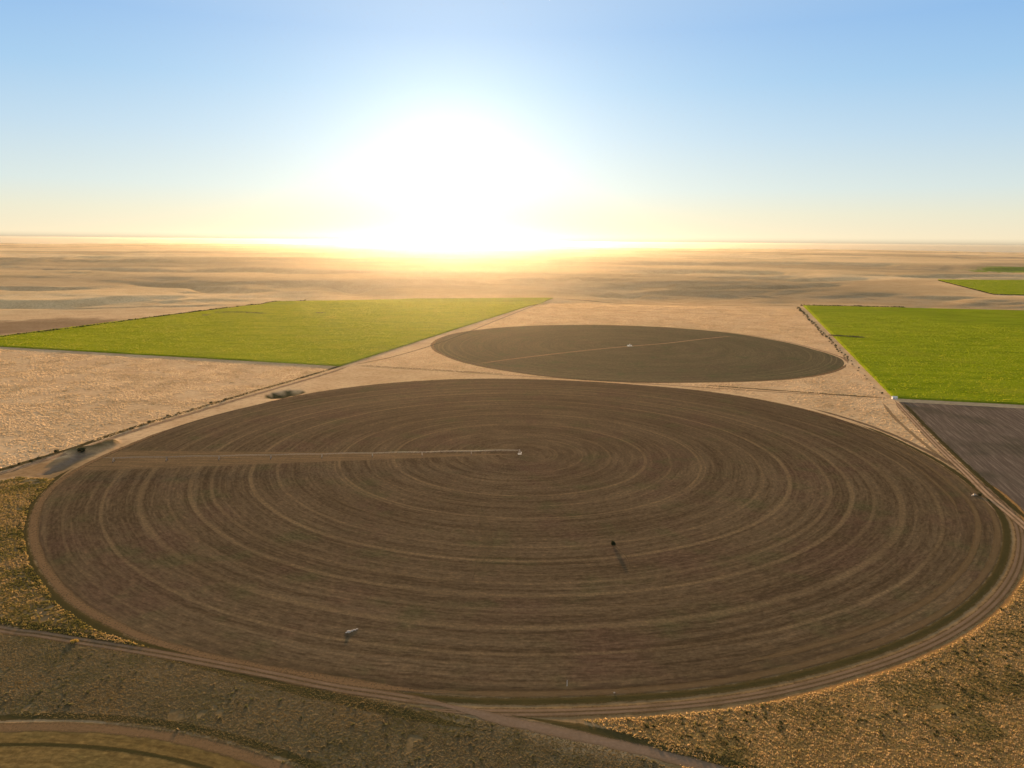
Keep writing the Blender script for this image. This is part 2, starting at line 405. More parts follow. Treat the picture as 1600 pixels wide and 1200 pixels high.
SECPX = [(678, 540), (690, 529), (720, 520), (800, 511), (900, 508), (1000, 510), (1100, 516), (1200, 530), (1270, 546), (1315, 561), (1319, 570), (1290, 583), (1240, 591), (1100, 596.5), (1000, 597), (900, 592), (800, 580), (740, 569), (700, 556)]
PIV2 = G(984, 541)
T2, R2 = polar_outline(SECPX, PIV2, 360, 5)
def ringpts(C, T, R, off=0): return np.c_[C[0] + (R + off) * np.cos(T), C[1] + (R + off) * np.sin(T)]
BIG = ringpts(PIV, TB, RB); SEC = ringpts(PIV2, T2, R2)

def sheet(name, P, z, mat, origin=None, kind='structure'):
    o0 = np.array(origin if origin is not None else P.mean(0))
    V = [(p[0] - o0[0], p[1] - o0[1], 0) for p in P]
    if np.sum(P[:, 0] * np.roll(P[:, 1], -1) - np.roll(P[:, 0], -1) * P[:, 1]) < 0: V.reverse()
    o = mesh_obj(name, V, [tuple(range(len(V)))], mat); o.location = (o0[0], o0[1], z); o['kind'] = kind
    return o
def ribbon(name, P, w, z, mat, drape=False, kind='structure'):
    P = np.asarray(P); d = np.gradient(P, axis=0); d /= np.hypot(d[:, 0], d[:, 1])[:, None]; n = np.c_[-d[:, 1], d[:, 0]]
    L0 = np.r_[0, np.cumsum(np.hypot(*np.diff(P, axis=0).T))]
    w = (np.broadcast_to(w, (len(P),)) * (.05 + .95 * sstep(0, 45, L0) * sstep(0, 45, L0[-1] - L0)))[:, None] / 2
    A, B = P + n * w, P - n * w; L = np.r_[0, np.cumsum(np.hypot(*np.diff(P, axis=0).T))]
    V, Fc, uv = [], [], []
    for i in range(len(P)):
        for q, u in ((A[i], 0.), (P[i], .5), (B[i], 1.)):
            zz = z + (float(terrain(q[:1], q[1:])[0]) if drape else 0); V.append((q[0], q[1], zz)); uv.append((u, L[i]))
        if i:
            k = 3 * i; Fc += [(k - 3, k - 2, k + 1, k), (k - 2, k - 1, k + 2, k + 1)]
    # faces upward
    o = mesh_obj(name, V, [f[::-1] for f in Fc] if _ccw(V, Fc[0]) < 0 else Fc, mat, uv=uv); o['kind'] = kind
    return o
def _ccw(V, f):
    p = [V[i] for i in f]; return sum(p[i][0] * p[(i + 1) % 4][1] - p[(i + 1) % 4][0] * p[i][1] for i in range(4))

# ------------------------------------------------------------------ ground sheet
GOLD = np.array((.6, .41, .22)); TAN = np.array((.30, .20, .09)); GREY = np.array((.12, .09, .055)); OLIVE = np.array((.13, .1, .035)); BUFF = np.array((.34, .22, .12))
Z_RIGHT = GS([(850, 1104), (1060, 1088), (1250, 1062), (1400, 1022), (1500, 978), (1560, 925), (1585, 880), (1590, 830), (1640, 820), (1800, 900), (2000, 1300), (1200, 1300), (1010, 1160)])
Z_LEFT = GS([(-200, 800), (-60, 765), (30, 745), (85, 748), (45, 790), (36, 830), (45, 880), (90, 945), (150, 985), (240, 1015), (300, 1030), (120, 1000), (0, 975), (-200, 935)])
Z_GREY = GS([(-200, 960), (0, 985), (250, 1025), (400, 1062), (660, 1105), (850, 1148), (1000, 1180), (1200, 1260), (480, 1205), (300, 1152), (150, 1126), (0, 1118), (-200, 1125)])
Z_YARD = GS([(-200, 800), (-60, 765), (30, 745), (85, 748), (110, 735), (150, 706), (60, 722), (0, 741), (-200, 800)])
def build_ground():
    fine = np.radians(np.arange(-44, 44.01, .085)); rest = np.radians(np.linspace(44, 316, 70))[1:-1]
    az = np.r_[fine, rest]                                         # 0 = straight ahead (+Y), clockwise
    dep = np.r_[np.linspace(89.9, 45, 16, endpoint=False), np.linspace(45, 6, 300, endpoint=False), np.linspace(6, .405, 310)]
    d = H / np.tan(np.radians(dep))
    A, D = np.meshgrid(az, d); X = D * np.sin(A); Y = D * np.cos(A)
    Z = terrain(X.ravel(), Y.ravel()); X, Y = X.ravel(), Y.ravel(); Dn = D.ravel()
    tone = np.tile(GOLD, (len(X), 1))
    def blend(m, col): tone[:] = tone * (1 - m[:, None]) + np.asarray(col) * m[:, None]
    w = fbm(X / 30, Y / 30, 4, 70)
    def zone(P, col, soft=8., amt=1.):
        q, _ = seg_dist(X, Y, np.vstack([P, P[:1]])); s = np.where(inside(X, Y, P), q, -q) + (w - .5) * soft * 2.5
        blend(sstep(-soft, soft, s) * amt, col)
    near = Dn < 900
    blend(sstep(640, 540, Dn) * .5, TAN)
    zone(Z_RIGHT, (.4, .235, .075)); zone(Z_LEFT, (.28, .18, .07)); zone(Z_GREY, (.17, .125, .06), 7.); zone(Z_YARD, (.3, .19, .09), 5)
    zone(PIT, (.055, .052, .02), 2.); zone(POND, (.2, .15, .11), 3.)
    q, _ = seg_dist(X, Y, BERM); blend((1 - sstep(3, 11, q)) * .9, (.07, .06, .022))
    q, _ = seg_dist(X[near], Y[near], np.vstack([BIG, BIG[:1]])); mm = np.zeros(len(X)); mm[near] = (1 - sstep(15, 26, q)) * sstep(760, 600, Y[near]); blend(mm * .85, (.21, .145, .07))
    # brown unploughed strip beyond the left crop, buff prairie to the north east
    zone(GS([(-400, 505), (0, 502), (110, 497), (190, 500), (150, 510), (0, 524), (-400, 575)]), (.3, .2, .11), 45.)
    zone(GS([(1000, 462), (1120, 449), (1400, 436), (1560, 436), (1900, 445), (1900, 492), (1250, 474), (900, 468)]), (.62, .36, .18), 60.)
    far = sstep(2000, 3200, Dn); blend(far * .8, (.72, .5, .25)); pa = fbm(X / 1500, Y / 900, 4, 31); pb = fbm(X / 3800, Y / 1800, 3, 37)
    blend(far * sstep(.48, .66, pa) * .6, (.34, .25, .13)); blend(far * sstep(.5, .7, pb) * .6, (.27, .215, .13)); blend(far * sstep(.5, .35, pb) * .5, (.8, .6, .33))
    zone(GS([(1490, 421), (1560, 416.5), (1800, 415.5), (1800, 424)]), (.17, .23, .03), 90., 1.)
    na, nd = len(az), len(d)
    I = np.arange(nd * na).reshape(nd, na); J = np.roll(I, -1, 1)
    q = np.stack([I[:-1], J[:-1], J[1:], I[1:]], -1).reshape(-1, 4)[:, ::-1]
    # close the small hole under the drone with a fan
    V = np.c_[X, Y, Z]; V = np.vstack([V, (0, 0, 0)]); tone = np.vstack([tone, TAN])
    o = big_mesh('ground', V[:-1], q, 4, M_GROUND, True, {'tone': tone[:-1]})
    o['kind'] = 'structure'
    return o
build_ground()

# ------------------------------------------------------------------ bare fields
sheet('circular_field', BIG, .06, M_FIELD, PIV)
sheet('circular_field', SEC, .06, M_FIELD2, PIV2)
FAL = GS([(1404, 628), (1780, 648), (2000, 960), (1622, 832)])
fo = sheet('fallow_field', FAL, .05, M_FALLOW)
# turn the row direction of the fallow texture along its west edge
e = FAL[3] - FAL[0]; ang = math.atan2(e[1], e[0]) - math.pi / 2
for v in fo.data.vertices:
    x, y = v.co.x, v.co.y; v.co.x = x * math.cos(-ang) - y * math.sin(-ang); v.co.y = x * math.sin(-ang) + y * math.cos(-ang)
fo.rotation_euler = (0, 0, ang)
# the next circle, bottom left: only its northern rim is in view
RIM3 = spline(GS([(-260, 1165), (-120, 1140), (0, 1128), (100, 1126), (200, 1134), (300, 1155), (400, 1181), (480, 1206), (600, 1262)]), 10)
def fitc(P):
    A = np.c_[2 * P, np.ones(len(P))]; s = np.linalg.lstsq(A, (P ** 2).sum(1), rcond=None)[0]; return s[:2], math.sqrt(s[2] + s[0] ** 2 + s[1] ** 2)
C3, R3 = fitc(RIM3); a3 = np.linspace(0, 2 * math.pi, 200, endpoint=False)
C3P = np.c_[C3[0] + R3 * np.cos(a3), C3[1] + R3 * np.sin(a3)]
sheet('circular_field', C3P, .05, M_FIELD3, C3)

# ------------------------------------------------------------------ tracks, rims and verges
def arc(C, T, R, a, b, off):
    a, b = math.radians(a), math.radians(b); t = np.arange(a, b, .01)
    tt = (t + math.pi) % (2 * math.pi) - math.pi
    r = np.interp(tt, np.r_[T, math.pi], np.r_[R, R[0]]) + off
    return np.c_[C[0] + r * np.cos(t), C[1] + r * np.sin(t)]
ribbon('field_rim', arc(PIV, TB, RB, 165, 265, -1.5), 7, .10, M_RIM)
ribbon('field_rim', arc(PIV, TB, RB, 262, 385, -2.5), 5, .10, M_FAINT)
ribbon('field_rim', arc(PIV, TB, RB, 20, 150, -1.0), 6, .10, M_RIM)
ribbon('grass_verge', arc(PIV, TB, RB, 188, 262, 5), 8, .12, M_VERGE)
ribbon('grass_verge', arc(PIV, TB, RB, 255, 380, 3.0), 6, .12, M_VERGE)
ribbon('farm_track', arc(PIV, TB, RB, 262, 392, 11), 7, .14, M_TRACKNEAR)
ribbon('gold_verge', arc(PIV, TB, RB, 282, 352, 18), 6, .11, M_GOLDVERGE)
ribbon('wheel_track', arc(PIV, TB, RB, 285, 385, -14), 5, .10, M_FAINT)
ribbon('wheel_track', arc(PIV, TB, RB, 335, 384, -26), 4, .10, M_FAINT)
BARE = []
def road(name, pts, w, mat, z=.16, n=10, drape=False):
    if 'track' in name or 'road' in name: BARE.append((spline(GS(pts), 3), w * .8))
    return ribbon(name, spline(GS(pts), n), w, z, mat, drape)
# lower left road and its verges
road('farm_track', [(-200, 945), (0, 983), (60, 991), (120, 1001), (250, 1022), (400, 1050), (520, 1074), (600, 1086), (680, 1099), (760, 1116)], 8, M_TRACKNEAR)
road('grass_verge', [(-200, 930), (0, 970), (60, 980), (130, 992), (220, 1008), (310, 1026)], 7, M_VERGE, .15)
road('gravel_road', [(640, 1092), (720, 1108), (780, 1124), (860, 1141), (960, 1163), (1060, 1187), (1200, 1226), (1400, 1290)], 7.5, M_GRAVEL, .17)
road('grass_verge', [(800, 1118), (880, 1132), (960, 1149), (1060, 1174), (1150, 1196), (1300, 1240)], 8, M_VERGE, .15)
road('grass_verge', [(380, 1062), (480, 1082), (560, 1098), (660, 1122), (760, 1142)], 9, M_VERGE, .13)
# rim of the ochre circle
def arc3(off, a, b): t = np.radians(np.arange(a, b, .4)); return np.c_[C3[0] + (R3 + off) * np.cos(t), C3[1] + (R3 + off) * np.sin(t)]
aa = np.degrees(np.unwrap(np.arctan2(RIM3[:, 1] - C3[1], RIM3[:, 0] - C3[0]))); lo, hi = min(aa), max(aa)
ribbon('field_rim', arc3(-3, lo, hi), 7, .09, M_RIM); ribbon('grass_verge', arc3(4, lo, hi), 5, .11, M_VERGE)
ribbon('wheel_track', arc3(-14, lo, hi), 2.6, .09, M_VERGE); ribbon('wheel_track', arc3(-34, lo, hi), 2.2, .09, M_VERGE)
# section roads
LROAD = [(-250, 812), (0, 740), (60, 722), (120, 704), (180, 683), (240, 664), (320, 640), (400, 616), (460, 599), (520, 581), (548, 571)]
road('farm_track', LROAD, 8, M_TRACK, .2)
road('grass_verge', [(p[0] - 3, p[1] - 4.5) for p in LROAD], 9, M_VERGE, .18)
road('farm_track', [(548, 571), (620, 556), (700, 531), (780, 499), (864, 466)], 6, M_FAINT, .18)
road('farm_track', [(548, 571.5), (640, 577), (740, 583), (820, 588), (940, 595), (1060, 603), (1200, 612), (1330, 619), (1396, 624)], 5, M_FAINT, .2)
road('grass_verge', [(548, 570), (640, 575.5), (740, 581.5), (800, 585)], 5, M_VERGE, .19)
road('grass_verge', [(1080, 600.5), (1200, 609), (1330, 618), (1396, 622.5)], 6, M_VERGE, .19)
road('farm_track', [(1398, 626), (1430, 660), (1470, 702), (1510, 740), (1545, 775), (1600, 822), (1660, 880)], 9, M_TRACK, .2)
road('farm_track', [(1378, 628), (1400, 655), (1440, 690), (1480, 722)], 5, M_FAINT, .19)
road('grass_verge', [(1412, 630), (1450, 670), (1500, 718), (1560, 772), (1620, 825)], 6, M_VERGE, .18)
road('grass_verge', [(864, 466.5), (1000, 470.5), (1130, 474), (1252, 477.5)], 16, M_VERGE, .2, drape=True)
road('farm_track', [(840, 480), (960, 485), (1100, 490), (1260, 494)], 6, M_FAINT, .2)
road('farm_track', [(742, 569), (800, 561), (870, 552.5), (940, 545), (984, 541), (1040, 536.5), (1100, 529.5), (1150, 524.5)], 7, M_TRACK, .12)
ribbon('farm_track', arc(PIV2, T2, R2, -30, 50, 6), 6, .14, M_TRACK)
ribbon('field_rim', arc(PIV2, T2, R2, 60, 330, 3), 8, .13, M_RIM)
road('damp_drain', [(985, 888), (980, 872), (968, 860), (958, 850)], 5, M_FAINT, .1)
road('damp_drain', [(738, 905), (748, 880), (762, 850), (756, 815), (752, 790)], 9, M_FAINT2, .1)
road('damp_drain', [(640, 968), (600, 978), (560, 986), (520, 990)], 9, M_FAINT2, .1)
road('gravel_road', [(1532, 775), (1545, 788), (1556, 800)], 6, M_TRACK, .24)
road('farm_track', [(20, 731), (60, 719), (100, 706), (118, 700)], 4, M_TRACK, .24)

# ------------------------------------------------------------------ standing crops
def crop(name, Q, mat, h, step, label, drape=False, clump=1.0):
    A, B, C, D = Q; nu = max(4, int(np.linalg.norm(B - A) / step)); nv = max(4, int(np.linalg.norm(D - A) / step))
    u, v = np.meshgrid(np.linspace(0, 1, nu + 1), np.linspace(0, 1, nv + 1)); u, v = u[..., None], v[..., None]
    P = (A * (1 - u) + B * u) * (1 - v) + (D * (1 - u) + C * u) * v
    X, Y = P[..., 0], P[..., 1]
    jx = rng.uniform(-.3, .3, X.shape) * step; jy = rng.uniform(-.3, .3, X.shape) * step
    Z = h + clump * (fbm(X / 18, Y / 18, 4, 5) - .5) * 1.0 + rng.normal(0, .16, X.shape) * clump + (terrain(X.ravel(), Y.ravel()).reshape(X.shape) if drape else 0)
    edge = np.zeros(X.shape, bool); edge[0] = edge[-1] = True; edge[:, 0] = edge[:, -1] = True
    V = np.c_[(X + np.where(edge, jx * .5, jx)).ravel(), (Y + np.where(edge, jy * .5, jy)).ravel(), Z.ravel()]
    I = np.arange(V.shape[0]).reshape(X.shape)
    q = np.stack([I[:-1, :-1], I[:-1, 1:], I[1:, 1:], I[1:, :-1]], -1).reshape(-1, 4)
    loop = np.r_[I[0, :-1], I[:-1, -1], I[-1, :0:-1], I[:0:-1, 0]]
    W = V[loop].copy(); W[:, 2] -= h + 2.5; n0 = len(V); k = np.arange(len(loop)); k2 = np.roll(k, -1)
    V = np.vstack([V, W]); q = np.vstack([q, np.c_[n0 + k, n0 + k2, loop[k2], loop[k]]])
    c0 = V.mean(0); c0[2] = 0
    o = big_mesh(name, V - c0, q, 4, mat); o.location = c0
    CROPS.append((o, np.array(Q))); return props(o, label, 'crop', None, 'stuff')
CROPS = []
LG = GS([(-85, 537), (531, 572.5), (864, 466), (478, 465.5)])
RG = GS([(1396, 622.5), (1800, 643), (1800, 490.5), (1255, 478)])
crop('green_crop', LG, M_CROP2, 2.2, 4.0, 'wide yellow green crop field glowing below the low sun, left of the far brown circle', True)
crop('green_crop', RG, M_CROP, 2.2, 3.4, 'bright green crop field at the right beyond the grey fallow field')
crop('green_crop', FARG, M_CROP, 2.5, 12, 'small distant green crop field near the horizon at the right', True)

# ------------------------------------------------------------------ shrubs, hedges
def leaf_cloud(n, r, seed, leaf=.35, hollow=.35):
    g = np.random.default_rng(seed); r = np.asarray(r, float)
    d = g.normal(size=(n, 3)); d /= np.linalg.norm(d, axis=1)[:, None]
    lob = 1 + .28 * np.sin(d[:, 0] * 4 + seed) * np.cos(d[:, 1] * 5 + seed * 2) + .18 * np.sin(d[:, 2] * 6 + seed)
    P = d * (hollow + (1 - hollow) * g.random((n, 1)) ** .5) * lob[:, None] * r
    a = g.normal(size=(n, 3)); a /= np.linalg.norm(a, axis=1)[:, None]; b = np.cross(a, g.normal(size=(n, 3))); b /= np.linalg.norm(b, axis=1)[:, None]
    s = leaf * g.uniform(.6, 1.4, (n, 1))
    return np.stack([P + a * s, P + b * s * .8, P - a * s, P - b * s * .8], 1).reshape(-1, 3), np.arange(4 * n).reshape(-1, 4)
def make_shrub(name, h, w, seed, mat, n=160):
    root = empty(name, (0, 0, 0))
    V, q = leaf_cloud(n, (w / 2, w / 2, h * .42), seed, leaf=.11 * (h + w) / 2 + .05); V = V + (0, 0, h * .55)
    V[:, 2] = np.maximum(V[:, 2], .04)
    cr = big_mesh('crown', V, q, 4, mat); cr.parent = root
    m = MB(); m.tube((0, 0, -.2), (.05 * w, .03 * w, h * .55), .05 * h, .03 * h)
    rd = random.Random(seed)
    for k in range(4):
        a = k * 1.6 + rd.random(); m.tube((.02, .02, h * .2), (math.cos(a) * w * .28, math.sin(a) * w * .28, h * rd.uniform(.55, .8)), .028 * h, .012 * h, 5)
    m.build('stem', M_BARK, root)
    return root
def place(root, px, py, s=1., rz=0., label=None, cat='shrub', group=None):
    p = G(px, py); root.location = (p[0], p[1], float(terrain(p[:1], p[1:])[0])); root.scale = (s, s, s); root.rotation_euler = (0, 0, rz)
    return props(root, label, cat, group)

o = make_shrub('lone_shrub', 3.2, 2.8, 3, M_DARKSHRUB, 420)
place(o, 958, 853, 1, 0, 'dark lone shrub standing on a pale wheel track inside the big brown circle')
o = make_shrub('pond_shrub', 4.6, 6.0, 5, M_DARKSHRUB, 420)
place(o, 127, 708, 1, 0, 'dark green bush on the bank beside the grey pond at the left')
o = make_shrub('yellow_bush', 1.0, 3.6, 8, M_YELLOW, 300)
place(o, 117, 1003, 1, 0, 'small yellow bush beside the lower left farm track')
# hedgerow shrubs down the west edge of the right-hand crop
protos = [make_shrub('field_edge_shrub', h, w, s, M_SHRUB, 150) for h, w, s in ((4.2, 5.5, 11), (5.0, 6.0, 12), (3.4, 6.5, 13), (4.6, 4.8, 14))]
ea, eb = np.array((1250., 481.)), np.array((1390., 621.))
A0, B0 = G(*ea), G(*eb); used = set(); k = 0
HL = 'dark shrub in the ragged hedgerow along the west edge of the right green crop'
for i in range(120):
    tt = i / 119; p = A0 + (B0 - A0) * tt
    dn = (B0 - A0) / np.linalg.norm(B0 - A0); nrm = np.array((-dn[1], dn[0]))
    big = (1.25 if tt < .3 else 1.0 if tt < .75 else .75)
    if tt > .78 and i % 3: continue
    p = p - nrm * (7 + random.uniform(-4, 4)) * (1 if (dn[0] * nrm[1] - dn[1] * nrm[0]) > 0 else -1) + dn * random.uniform(-5, 5)
    j = i % 4; r = protos[j] if j not in used else copy_thing(protos[j]); used.add(j)
    r.location = (p[0], p[1], 0); s = big * random.uniform(.4, .9); r.scale = (s, s, s * random.uniform(.8, 1.1)); r.rotation_euler = (0, 0, random.uniform(0, 6.28))
    props(r, HL, 'shrub', 'hedgerow shrubs beside the right green crop')
# verge shrubs beside the left road
vp = [make_shrub('verge_shrub', h, w, s, M_SHRUB, 120) for h, w, s in ((1.8, 4.0, 21), (2.4, 3.4, 22))]
used = set(); VL = 'low dark shrub on the verge of the dirt road above the big brown circle'
for i, (x, y) in enumerate([(18, 731), (48, 722), (62, 717), (88, 707), (225, 664), (233, 661), (262, 650), (279, 646), (300, 640), (192, 676), (205, 671), (330, 631), (352, 625), (30, 726)]):
    j = i % 2; r = vp[j] if j not in used else copy_thing(vp[j]); used.add(j)
    place(r, x, y, random.uniform(.7, 1.3), random.uniform(0, 6), VL, 'shrub', 'verge shrubs along the left dirt road')

def hedge(name, pts, h, w, mat, label, dens=.9, drape=True, leaf=.9):
    P = spline(GS(pts), 20); L = np.r_[0, np.cumsum(np.hypot(*np.diff(P, axis=0).T))]; n = int(L[-1] * dens)
    g = np.random.default_rng(len(pts) * 7 + n); s = g.uniform(0, L[-1], n); x = np.interp(s, L, P[:, 0]); y = np.interp(s, L, P[:, 1])
    x = x + g.normal(0, w / 3, n); y = y + g.normal(0, w / 3, n); z = (terrain(x, y) if drape else 0) + h * g.random(n) * (.55 + .6 * vnoise(s / 25, s * 0, 3))
    C = np.c_[x, y, z]; a = g.normal(size=(n, 3)); a /= np.linalg.norm(a, axis=1)[:, None]; b = np.cross(a, g.normal(size=(n, 3))); b /= np.linalg.norm(b, axis=1)[:, None]
    sz = leaf * g.uniform(.6, 1.4, (n, 1)); V = np.stack([C + a * sz, C + b * sz, C - a * sz, C - b * sz], 1).reshape(-1, 3)
    c0 = V.mean(0); c0[2] = 0; o = big_mesh(name, V - c0, np.arange(4 * n).reshape(-1, 4), 4, mat); o.location = c0
    return props(o, label, 'hedge')
hedge('hedge', [(-120, 548), (0, 528), (120, 513), (240, 497), (360, 481), (478, 465)], 4.2, 5, M_HEDGE, 'long dark hedge along the far edge of the left green crop', 2.2, True, 1.6)
hedge('hedge', [(1252, 477.2), (1400, 480.5), (1600, 485.5), (1800, 490)], 4.2, 5, M_HEDGE, 'thin dark hedge along the far edge of the right green crop', 2.4, True, 1.6)
hedge('hedge', [(1466, 438.3), (1488, 444), (1510, 449.6), (1532, 455.2), (1550, 459.8), (1556, 460.6), (1580, 461.2), (1640, 462.6), (1760, 466)], 3.0, 5, M_HEDGE, 'dark hedge bordering the small distant green crop near the horizon', 2.4, True, 1.5)
# weed patches that stand dark above the crops
def weeds(pts, n, spread, h, label, z0):
    g = np.random.default_rng(n + len(pts)); P = spline(GS(pts), 10); i = g.integers(0, len(P), n)
    C = np.c_[P[i] + g.normal(0, 1, (n, 2)) * spread, z0 + h * g.random(n)]
    a = g.normal(size=(n, 3)); a /= np.linalg.norm(a, axis=1)[:, None]; b = np.cross(a, g.normal(size=(n, 3))); b /= np.linalg.norm(b, axis=1)[:, None]
    V = np.stack([C + a * .8, C + b * .8, C - a * .8, C - b * .8], 1).reshape(-1, 3)
    c0 = V.mean(0); c0[2] = 0; o = big_mesh('weed_patch', V - c0, np.arange(4 * n).reshape(-1, 4), 4, M_SHRUB); o.location = c0
    return props(o, label, 'weeds', None, 'stuff')
weeds([(1300, 525.5), (1325, 527), (1345, 528.5)], 900, (5, 6), 1.2, 'dark weedy streak in the right green crop', 2.0)
weeds([(340, 489.5), (375, 489), (412, 491)], 700, (6, 7), 1.4, 'dark weedy streak near the far hedge of the left green crop', 2.0)
weeds([(496, 490), (506, 490.3)], 200, (5, 5), 1.2, 'small dark weed clump in the middle of the left green crop', 2.0)
weeds([(319, 493.6), (326, 493.6)], 200, (4, 5), 1.2, 'small dark weed clump at the left of the left green crop', 2.0)

# ------------------------------------------------------------------ centre pivot irrigators
def truss_span(L, z0, z1, mat, parent):
    """a bowed pipe on its V-braced truss, along +X from 0 to L"""
    m = MB(); n = 8; pts = [(L * i / n, 0, z0 + (z1 - z0) * i / n + .55 * math.sin(math.pi * i / n)) for i in range(n + 1)]
    for a, b in zip(pts, pts[1:]): m.tube(a, b, .14, seg=6, cap=False)
    sp = m.build('span', mat, parent); tm = MB()
    low = [(L * (i + .5) / n, s, z0 - .75 + .45 * math.sin(math.pi * (i + .5) / n)) for s in (-.7, .7) for i in range(n)]
    for s in range(2):
        Q = low[s * n:(s + 1) * n]
        tm.tube(pts[0], Q[0], .035, seg=4); tm.tube(Q[-1], pts[-1], .035, seg=4)
        for i in range(n):
            if i: tm.tube(Q[i - 1], Q[i], .03, seg=4)
            tm.tube(Q[i], pts[i], .035, seg=4); tm.tube(Q[i], pts[i + 1], .035, seg=4)
    tm.build('truss', mat, sp)
    return sp
def drive_tower(parent, x, z):
    m = MB()
    for s in (-1, 1):
        m.tube((x, 0, z), (x, s * 2.0, .75), .1, seg=5)
        m.tube((x + .5, 0, z - .05), (x, s * 2.0, .75), .07, seg=5); m.tube((x - .5, 0, z - .05), (x, s * 2.0, .75), .07, seg=5)
    m.tube((x, -2.1, .75), (x, 2.1, .75), .12, seg=6); m.tube((x, -.9, z * .58), (x, .9, z * .58), .06, seg=4)
    m.box((x, .0, .95), (.4, .5, .35)); tw = m.build('drive_tower', M_STEEL, parent)
    for s in (-1, 1):
        w = MB(); w.tube((x - .2, s * 2.1, .62), (x + .2, s * 2.1, .62), .62, seg=14); w.build('wheel', M_TYRE, tw)
    return tw
ARM_END = G(176, 722)
dv = ARM_END - PIV; alen = float(np.hypot(*dv)); root = empty('centre_pivot_irrigator', (PIV[0], PIV[1], .06), math.atan2(dv[1], dv[0]),
    'long steel centre pivot irrigation arm standing across the left half of the big brown circle', 'irrigator')
NS = 8; SL = alen / (NS + .02)
pm = MB()
for sx in (-1, 1):
    for sy in (-1, 1): pm.tube((sx * 1.4, sy * 1.4, 0), (sx * .25, sy * .25, 4.2), .1, seg=5)
for z in (1.4, 2.8):
    q = 1.4 - (1.15) * z / 4.2
    for a, b in (((-q, -q), (q, -q)), ((q, -q), (q, q)), ((q, q), (-q, q)), ((-q, q), (-q, -q))): pm.tube((*a, z), (*b, z), .06, seg=4)
pm.tube((0, 0, 0), (0, 0, 4.6), .16); pm.tube((0, 0, 4.5), (.9, 0, 4.1), .15)
pt = pm.build('pivot_tower', M_STEEL, root)
MB().box((-1.5, .2, 1.5), (.5, .8, 1.1)).build('control_box', M_WHITE, pt)
MB().box((0, 0, .12), (3.4, 3.4, .24)).build('concrete_pad', M_CONC, root)
for i in range(NS):
    x0 = i * SL + (.9 if i == 0 else 0); sp = truss_span(SL - (.9 if i == 0 else 0), 3.9, 3.9, M_STEEL, root); sp.location = (x0, 0, 0)
    drive_tower(root, (i + 1) * SL, 3.9)
eb_ = MB(); eb_.tube((NS * SL, 0, 3.95), (NS * SL + 9, 0, 4.2), .09); eb_.tube((NS * SL, 0, 5.2), (NS * SL + 8, 0, 4.2), .02, seg=4); eb_.build('end_boom', M_STEEL, root)

# pump station in the middle of the far circle
p2 = PIV2; r2 = empty('pivot_station', (p2[0], p2[1], .06), .4, 'small pale pump station at the centre of the far dark circle', 'pump station')
m = MB()
for sx in (-1, 1):
    for sy in (-1, 1): m.tube((sx * 1.5, sy * 1.5, 0), (sx * .25, sy * .25, 4.4), .14, seg=5)
m.tube((0, 0, 0), (0, 0, 4.8), .22); m.build('pivot_tower', M_WHITE, r2)
MB().box((0, 0, .15), (12, 5, .3)).build('concrete_pad', M_CONC, r2)
m = MB(); m.tube((-5.2, 0, 1.5), (-1.8, 0, 1.5), 1.2, seg=14); m.box((-4.6, 0, .45), (.3, 1.8, .7)); m.box((-2.4, 0, .45), (.3, 1.8, .7)); m.build('tank', M_WHITE, r2)
MB().box((3.6, .5, 1.2), (1.6, 1.2, 1.8)).build('control_box', M_WHITE, r2)

# white shed on the crop corner
ps = G(1397.5, 623.5); sh = empty('shed', (ps[0], ps[1], 0), -.15, 'tiny white shed at the near corner of the right green crop', 'shed')
MB().box((0, 0, 1.4), (6, 3.6, 2.8)).build('wall', M_WHITE, sh)
V = [(-3.3, -2.1, 2.78), (3.3, -2.1, 2.78), (3.3, 2.1, 2.78), (-3.3, 2.1, 2.78), (-3.3, 0, 3.9), (3.3, 0, 3.9)]
mesh_obj('roof', V, [(0, 1, 5, 4), (2, 3, 4, 5), (0, 4, 3), (1, 2, 5), (3, 2, 1, 0)], M_ROOF, sh)
MB().box((-1.2, -1.83, 1.05), (1.0, .06, 2.1)).build('door', M_DARKSTEEL, sh)
MB().box((1.4, -1.83, 1.6), (1.1, .06, .8)).build('window', M_TYRE, sh)

# rocks
def rocks(name, px, py, parts, label, mat=M_ROCK):
    p = G(px, py); m = MB()
    for i, (x, y, a, b, h) in enumerate(parts): m.lump((x * .75, y * .75, h * .22), (a * .75, b * .75, h * .75), 31 + i * 7 + int(px), .22, 9, 6)
    o = m.build(name, mat); o.location = (p[0], p[1], .06)
    return props(o, label, 'rocks')
rocks('rock_pile', 1522, 774, [(0, 0, 1.8, 1.3, 1.3), (1.9, .6, 1.4, 1.1, .9), (-1.9, -.8, 1.4, 1.0, .7), (.8, 1.4, 1.2, 1.0, 1.1), (-3.1, -1.2, 1.0, .7, .5), (3.2, -.2, .8, .7, .6)], 'heap of pale rocks at the right rim of the big brown circle')
rocks('rock_outcrop', 545, 988, [(0, 0, 1.5, 1.2, 1.0), (1.8, 1.5, 1.0, .8, .6), (-1.6, -.6, .8, .7, .4), (3.4, 3.0, 1.3, .7, .45), (4.8, 4.4, .9, .6, .35)], 'small white rock outcrop in the lower left part of the big brown circle')
rocks('field_stone', 960, 1083, [(0, 0, .55, .45, .45)], 'single pale stone near the bottom rim of the big brown circle')
o = make_shrub('rim_shrub', 2.6, 3.6, 41, M_SHRUB, 160); place(o, 1530, 775, 1, 0, 'low green shrub beside the heap of pale rocks at the right rim')
pm_ = G(886, 1072); pr = empty('marker_post', (pm_[0], pm_[1], .06), 0, 'thin pale marker post standing in the soil near the bottom rim', 'post')
